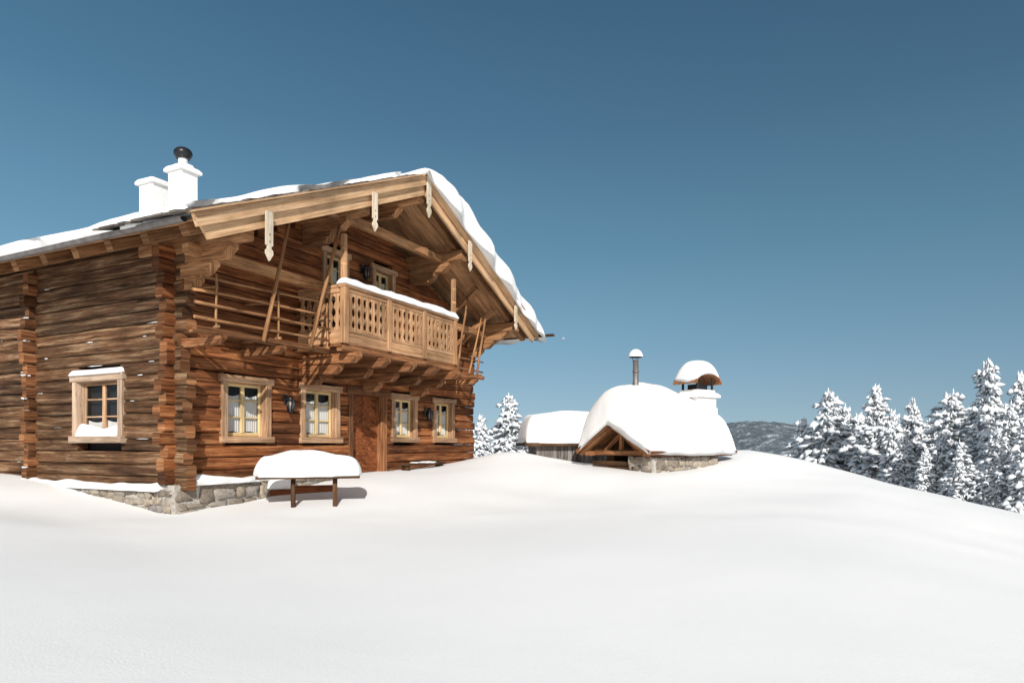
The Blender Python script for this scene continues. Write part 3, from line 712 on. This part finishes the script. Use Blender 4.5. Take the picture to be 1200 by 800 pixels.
# ------------------------------------------------------------------ barbecue hut
ax = V(0.82, 0.572, 0).normalized(); hang = math.atan2(ax.y, ax.x)
HN = V(3.38, 16.5, 0)
HB = -1.05
hut = thing('barbecue_hut', (HN.x, HN.y, EYE+HB), hang, 'small open stone and timber hut under a thick dome of snow', 'hut'); HZ = -HB
HL, HWd, hr, he = 3.35, 2.7, 0.56, -0.2; hs = (hr-he)/(HWd/2)
m = MB()
for sg in (-1, 1):
    sdv = V(0, sg, -hs).normalized(); nv_ = V(0, sg*hs, 1).normalized(); l = HWd/2*math.sqrt(1+hs*hs)
    x = 0
    while x < HL:
        w = min(0.2, HL-x); m.beam(V(x+w/2, HWd/2, hr)+sdv*0.01, V(x+w/2, HWd/2, hr)+sdv*l, w-.006, 0.05, nv_, 0, bev=.005); x += .2
    for x in (0.05, 1.1, 2.2, 3.25): m.beam(V(x, HWd/2, hr)-nv_*0.09+sdv*.04, V(x, HWd/2, hr)-nv_*0.09+sdv*(l-.03), 0.1, 0.12, nv_, 1)
    m.prism([(0, .05), (l+.02, .05), (l+.02, -.07), (0, -.07)], V(-0.03, HWd/2, hr), sdv, nv_, (-0.035, 0, 0), 2)
    m.beam(V(0, HWd/2, hr)+sdv*(l+.02)-nv_*.02, V(HL, HWd/2, hr)+sdv*(l+.02)-nv_*.02, .03, .1, nv_, 1, bev=.005)
m.build('roof', hut, [M_beam, M_beam, M_beam], HZ)
m = MB()
for y in (0.22, HWd-0.3): m.box(0.05, HL-0.1, y-.07, y+.07, -0.32, -0.2, 0)
m.box(0.28, 0.42, 0.3, HWd-0.2, -0.3, -0.17, 0); m.box(0.3, 0.4, HWd/2-.05, HWd/2+.05, -0.16, hr-.18, 0)
m.beam((0.35, 0.75, -.17), (0.35, HWd/2-.06, 0.24), .09, .09, (1, 0, 0), 0); m.beam((0.35, HWd-.75, -.17), (0.35, HWd/2+.06, 0.24), .09, .09, (1, 0, 0), 0)
for x, y in ((HL-0.3, HWd-.3),): m.box(x-.06, x+.06, y-.06, y+.06, -1.1, -0.325, 0)
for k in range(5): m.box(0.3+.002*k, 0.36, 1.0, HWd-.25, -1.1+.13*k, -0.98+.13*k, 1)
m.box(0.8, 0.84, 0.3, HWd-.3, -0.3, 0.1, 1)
m.build('timber_frame', hut, [M_beam, M_dark], HZ)
m = MB(); stones(m, (0.3, 0.2, 0), (1, 0, 0), (0, -1, 0), 2.5, -1.3, -0.33, sz=.15)
stones(m, (0.3, 0.2, 0), (0, 1, 0), (-1, 0, 0), .8, -1.3, -.33, sz=.15, rot=math.pi/2)
stones(m, (2.8, .2, 0), (0, 1, 0), (1, 0, 0), HWd-.5, -1.3, -.33, sz=.15, rot=math.pi/2)
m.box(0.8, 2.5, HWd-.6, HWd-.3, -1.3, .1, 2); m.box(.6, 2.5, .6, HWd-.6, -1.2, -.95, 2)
m.build('stone_wall', hut, [M_stone, M_mort, M_dark], HZ, recalc=False)
def hb(a, b):
    y = b-0.08; yy = y-HWd/2; return V(a-0.16, y, hr+.05-hs*abs(yy))
def hthf(a, b):
    y = abs(b-0.08-HWd/2); yn = min(1, y/1.75); aa = a/(HL+.3)
    zd = he+.1+(1.50-he)*(1-yn**2.2)*(1-.42*abs(aa-.38)**1.7*2)
    return max(.22, zd-(hr+.05-hs*y))
snow_cap('roof_snow', hut, hb, HL+.3, HWd+.16, 1.0, 0.34, nu=26, nv=33, amp=.09, fs=.9, wob=.05, rnd=.2, seed=51, droop=.1, zoff=HZ, drop=.0, thf=hthf)
def hl(x, y):
    d = V(x, y, 0)-HN; return d.dot(ax), d.dot(V(-ax.y, ax.x, 0))
cx, cy = hl(0.275*18.9, 18.9)
m = MB()
m.box(cx-.42, cx+.42, cy-.38, cy+.38, -1.2, 1.0, 0, bev=.03); m.box(cx-.38, cx+.38, cy-.34, cy+.34, 1.0, 1.28, 0, bev=.02)
m.box(cx-.47, cx+.47, cy-.43, cy+.43, 1.282, 1.36, 0, bev=.015); m.box(cx-.36, cx+.36, cy-.32, cy+.32, 1.362, 1.5, 0, bev=.02)
for sx in (-1, 1):
    for sy in (-1, 1): m.box(cx+sx*.3-.03, cx+sx*.3+.03, cy+sy*.26-.03, cy+sy*.26+.03, 1.5, 1.82, 1)
m.box(cx-.2, cx+.2, cy-.18, cy+.18, 1.5, 1.66, 1)
na_ = 12; arc = [(cx+.54*math.cos(math.pi*k/na_), 1.66+.29*math.sin(math.pi*k/na_)) for k in range(na_+1)]; arc2 = [(cx+.51*math.cos(math.pi*k/na_), 1.655+.265*math.sin(math.pi*k/na_)) for k in range(na_, -1, -1)]
m.prism(arc+arc2, (0, cy-.42, 0), (1, 0, 0), (0, 0, 1), (0, .84, 0), 2)
m.build('chimney', hut, [M_plast, M_black, M_beam], HZ, label='white plastered chimney with arched hood')
snow_cap('snow_cap', hut, lambda a, b: V(cx-.54+a, cy-.45+b, 1.69+.26*math.sqrt(max(0, 1-((a-.54)/.55)**2))), 1.08, .9, .38, .36, nu=14, nv=10, amp=.08, wob=.03, rnd=.4, seed=53, zoff=HZ, droop=.03)
snow_cap('snow_cap', hut, lambda a, b: V(cx-.46+a, cy-.42+b, 1.36), .92, .84, .07, .08, nu=10, nv=8, amp=.3, wob=.03, rnd=.1, seed=54, zoff=HZ)
px_, py_ = hl(0.1835*17.9, 17.9)
m = MB(); m.cyl((px_, py_, 0.3), (px_, py_, 2.22), 0.075, n=16); m.cyl((px_, py_, 1.9), (px_, py_, 1.94), .09, n=16)
for a in range(3):
    th = a*2.09; m.cyl((px_+.07*math.cos(th), py_+.07*math.sin(th), 2.18), (px_+.1*math.cos(th), py_+.1*math.sin(th), 2.33), .008, n=5)
m.cyl((px_, py_, 2.3), (px_, py_, 2.4), .19, .03, n=18)
m.build('stove_pipe', hut, [M_metal], HZ)
snow_cap('snow_cap', hut, lambda a, b: V(px_-.18+a, py_-.18+b, 2.32), .36, .36, .2, .18, nu=6, nv=6, wob=0, rnd=.9, amp=.05, seed=55, zoff=HZ)

sx, sy = 1.5, 21.2
shed = thing('storage_shed', (sx, sy, EYE-1.0), math.radians(8), 'low grey plank shed topped by a thick flat snow slab', 'shed'); SZ = 1.0
m = MB(); x = -0.85
while x < 1.45:
    w = R.uniform(.1, .16); m.box(x, x+w-.008, -.62, -.59, -0.9, -.05, 0, bev=.004); x += w
m.box(-.85, -.82, -.58, .9, -.9, -.05, 0); m.box(1.42, 1.45, -.58, .9, -.9, -.05, 0); m.box(-.85, 1.45, .9, .93, -.9, -.05, 0)
m.build('plank_wall', shed, [M_grey], SZ)
m = MB()
for k in range(9): m.box(-1.2, 1.9, -.85+k*.22, -.85+k*.22+.212, -.03, .02, 0, bev=.004)
m.box(-1.22, 1.92, -.9, -.86, -.07, .05, 1); m.box(-1.24, -1.2, -.86, 1.1, -.07, .05, 1)
m.build('roof', shed, [M_beam, M_dark], SZ)
snow_cap('roof_snow', shed, lambda a, b: V(-1.25+a, -.93+b, .03), 3.2, 2.05, .96, .34, nu=20, nv=12, amp=.1, fs=.8, wob=.06, rnd=.15, seed=61, zoff=SZ, thf=lambda a, b: .88+.12*min(1, a/1.2))

# ------------------------------------------------------------------ spruces
def make_spruce(seed, H, dens):
    rg = random.Random(seed)
    t = MB(); t.cyl((0, 0, -0.6), (0.02, 0.03, H*0.97), H*0.018, 0.012, n=8, seg=6, jit=.01)
    c = MB()
    def clump(p, dirv, L, W, Hh, mi):
        side = dirv.cross(V(0, 0, 1)).normalized(); upv = side.cross(dirv).normalized()
        jj = lambda k: 1+rg.uniform(-k, k)
        b0 = len(c.v)
        c.v += [p-dirv*L*.5*jj(.3), p+side*W*.5*jj(.4), p+dirv*L*.6*jj(.3), p-side*W*.5*jj(.4), p+upv*Hh*.6*jj(.4)+dirv*rg.uniform(-.2, .2)*L, p-upv*Hh*.45*jj(.4)]
        for a, b in ((0, 1), (1, 2), (2, 3), (3, 0)):
            c.face([b0+a, b0+b, b0+4], [(0, 0)]*3, mi, .5, True); c.face([b0+b, b0+a, b0+5], [(0, 0)]*3, mi, .5, True)
    z = H*0.04
    lump = [rg.uniform(.55, 1.3) for _ in range(9)]
    while z < H*0.985:
        f = z/H; Rr = H*0.28*(1-f)**0.8*(1 if f > .12 else .85+f*1.2)+0.07
        nb = max(4, int((7+9*(1-f))*dens)); ph = rg.random()*6.28; wl_ = rg.uniform(.72, 1.2)
        for b in range(nb):
            th = ph+6.283*b/nb+rg.uniform(-.3, .3); Lb = Rr*rg.uniform(.5, 1.1)*lump[int(th*1.43) % 9]*wl_
            dr = rg.uniform(.25, .7)-.4*f+.12; d = V(math.cos(th), math.sin(th), -dr).normalized()
            nk = max(2, int(Lb/(0.23/dens)))
            for k in range(nk):
                q = (k+.7)/nk; sag = .16*Lb*q-.2*Lb*q*q
                p = V(0, 0, z+rg.uniform(-.03, .03)*H*.3)+d*Lb*q+V(0, 0, sag)
                wd = (0.42*(1-q*.45)+.08)*min(1, Lb)*rg.uniform(.6, 1.35); ls = Lb/nk*1.6*rg.uniform(.8, 1.2)
                sv0 = d.cross(V(0, 0, 1)).normalized(); off = sv0*rg.uniform(-.15, .15)*Lb*q
                clump(p+off-V(0, 0, .06), d, ls*1.02, wd*1.02, .13*rg.uniform(.8, 1.4), 1)
                clump(p+off, d, ls, wd, .2*rg.uniform(.7, 1.5), 0)
                for sg in (-1, 1):
                    if rg.random() < .6:
                        sv = sv0*sg*wd*.42
                        dn = (sv0*sg*.5+V(0, 0, -.6)+d*.4*rg.random()).normalized()
                        clump(p+off+sv-V(0, 0, .06), dn, .3*rg.uniform(.6, 1.3), .1, .1, 0 if rg.random() < .82 else 1)
        z += H*(.040-.012*f)*rg.uniform(.8, 1.2)/dens**.5
    c.cyl((0.02, .03, H*.93), (.02, .03, H*1.01), .05, .01, n=6)
    return t, c
variants = []
for i, (sd, H, dn) in enumerate(((1, 8, 1.15), (2, 7, .95), (3, 7.5, 1.0), (4, 6, .9), (15, 7, .95))):
    t, c = make_spruce(sd, H, dn)
    to = t.build('trunk', None, [M_bark]); co = c.build('crown', None, [M_tsnow, M_needle])
    variants.append((to, co, H))
trees = [(1158, 421, 29, 0), (1196, 436, 32, 2), (1116, 457, 34, 4), (1070, 467, 38, 2), (1027, 451, 40, 0), (1046, 480, 36, 3), (972, 456, 44, 1), (990, 474, 46, 4), (942, 490, 47, 3),
         (1090, 490, 42, 1), (1008, 484, 44, 3), (1135, 478, 37, 2), (1184, 470, 27, 4), (958, 498, 50, 3), (1103, 505, 31, 3), (1060, 510, 34, 1), (1215, 450, 29, 1), (1062, 495, 47, 0), (1140, 495, 50, 1), (1235, 440, 34, 0), (1010, 500, 50, 2), (1125, 515, 28, 4), (1085, 525, 31, 2),
         (1168, 500, 25, 2), (1202, 490, 24, 3),
         (563, 486, 38, 3), (597, 461, 40, 1), (582, 505, 44, 2), (548, 498, 42, 4), (610, 508, 50, 3)]
used = [False]*5
for (px, py, dep, vi) in trees:
    x, y = wpx(px, dep); z = gz(x, y)-0.15; top = EYE+(520-py)/790*dep; h = top-z
    to, co, H = variants[vi]
    e = thing('spruce_tree', (x, y, z), R.random()*6.28, 'tall spruce heavily laden with fresh snow' if h > 7 else 'smaller spruce coated in white snow', 'tree', 'snow laden spruces beyond the snow crest')
    s = h/H; w = s*R.uniform(.95, 1.32); e.scale = (w, w, s)
    for src in (to, co):
        if not used[vi]: o = src
        else: o = src.copy(); link(o)
        o.parent = e
    used[vi] = True

mm = MB(); mm.blob((0, 0, 0), 8, 8, 8, 0, nu=24, nv=14, jit=0, sq=1)
M_moon = plain('moon_rock', (0.26, 0.34, 0.42), 1, 0, 0, .15, .3)
mo = mm.build('moon', None, [M_moon], recalc=False); mo.location = ((660-600)/790*3000, 3000, EYE+(520-397)/790*3000); mo['kind'] = 'structure'; mo['label'] = 'tiny pale daytime moon'

# ------------------------------------------------------------------ light, sky, camera
sdir = V(0.1, -1, 0).normalized(); el = math.radians(28)
sdir = V(sdir.x*math.cos(el), sdir.y*math.cos(el), math.sin(el))
sun = bpy.data.lights.new('sun', 'SUN'); sun.energy = 4.55; sun.angle = math.radians(0.5); sun.color = (1.0, 0.955, 0.895)
so = link(bpy.data.objects.new('sun', sun)); so.rotation_euler = sdir.to_track_quat('Z', 'Y').to_euler(); so.location = (0, -10, 30)
w = bpy.data.worlds.new('World'); sc.world = w; w.use_nodes = True; nt = w.node_tree; bg = nt.nodes['Background']; L = nt.links.new
sk = N(nt, 'ShaderNodeTexSky', sky_type='NISHITA'); sk.sun_disc = False; sk.sun_elevation = el; sk.sun_rotation = math.atan2(sdir.x, sdir.y); sk.altitude = 1500; sk.air_density = 1.0; sk.dust_density = 0.4; sk.ozone_density = 1.5
tc = N(nt, 'ShaderNodeTexCoord'); sp = N(nt, 'ShaderNodeSeparateXYZ'); L(tc.outputs['Generated'], sp.inputs[0])
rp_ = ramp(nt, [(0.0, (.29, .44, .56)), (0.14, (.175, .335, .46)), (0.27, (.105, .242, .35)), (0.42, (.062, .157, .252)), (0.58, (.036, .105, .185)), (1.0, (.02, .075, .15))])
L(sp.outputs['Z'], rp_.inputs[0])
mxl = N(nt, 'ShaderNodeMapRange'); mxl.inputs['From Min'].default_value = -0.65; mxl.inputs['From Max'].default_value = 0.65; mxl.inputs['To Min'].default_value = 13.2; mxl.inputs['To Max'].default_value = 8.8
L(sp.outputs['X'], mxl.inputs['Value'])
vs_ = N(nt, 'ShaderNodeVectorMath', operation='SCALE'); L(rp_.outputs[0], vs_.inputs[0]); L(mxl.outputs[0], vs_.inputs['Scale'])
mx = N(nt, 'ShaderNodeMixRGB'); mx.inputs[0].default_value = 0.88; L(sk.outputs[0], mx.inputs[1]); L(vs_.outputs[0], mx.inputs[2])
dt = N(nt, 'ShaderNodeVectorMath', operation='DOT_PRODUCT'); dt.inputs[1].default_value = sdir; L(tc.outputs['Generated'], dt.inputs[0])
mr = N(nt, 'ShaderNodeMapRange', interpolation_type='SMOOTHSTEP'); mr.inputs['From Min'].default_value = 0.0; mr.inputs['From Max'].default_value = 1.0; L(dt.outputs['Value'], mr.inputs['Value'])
mx3 = N(nt, 'ShaderNodeMixRGB'); L(mr.outputs[0], mx3.inputs[0]); L(mx.outputs[0], mx3.inputs[1]); mx3.inputs[2].default_value = (5.2, 5.1, 5.0, 1)  # sky towards the sun, behind the camera, brightened to lift ambient fill
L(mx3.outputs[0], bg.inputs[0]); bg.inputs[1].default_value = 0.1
cam = bpy.data.cameras.new('camera'); cam.lens = 23.7; cam.sensor_width = 36; cam.shift_y = 0.1; cam.clip_end = 9000; cam.clip_start = 0.05
co = link(bpy.data.objects.new('camera', cam)); co.location = (0, 0, EYE); co.rotation_euler = (math.radians(90), 0, 0); sc.camera = co
sc.view_settings.view_transform = 'Standard'; sc.view_settings.look = 'None'; sc.view_settings.exposure = 0
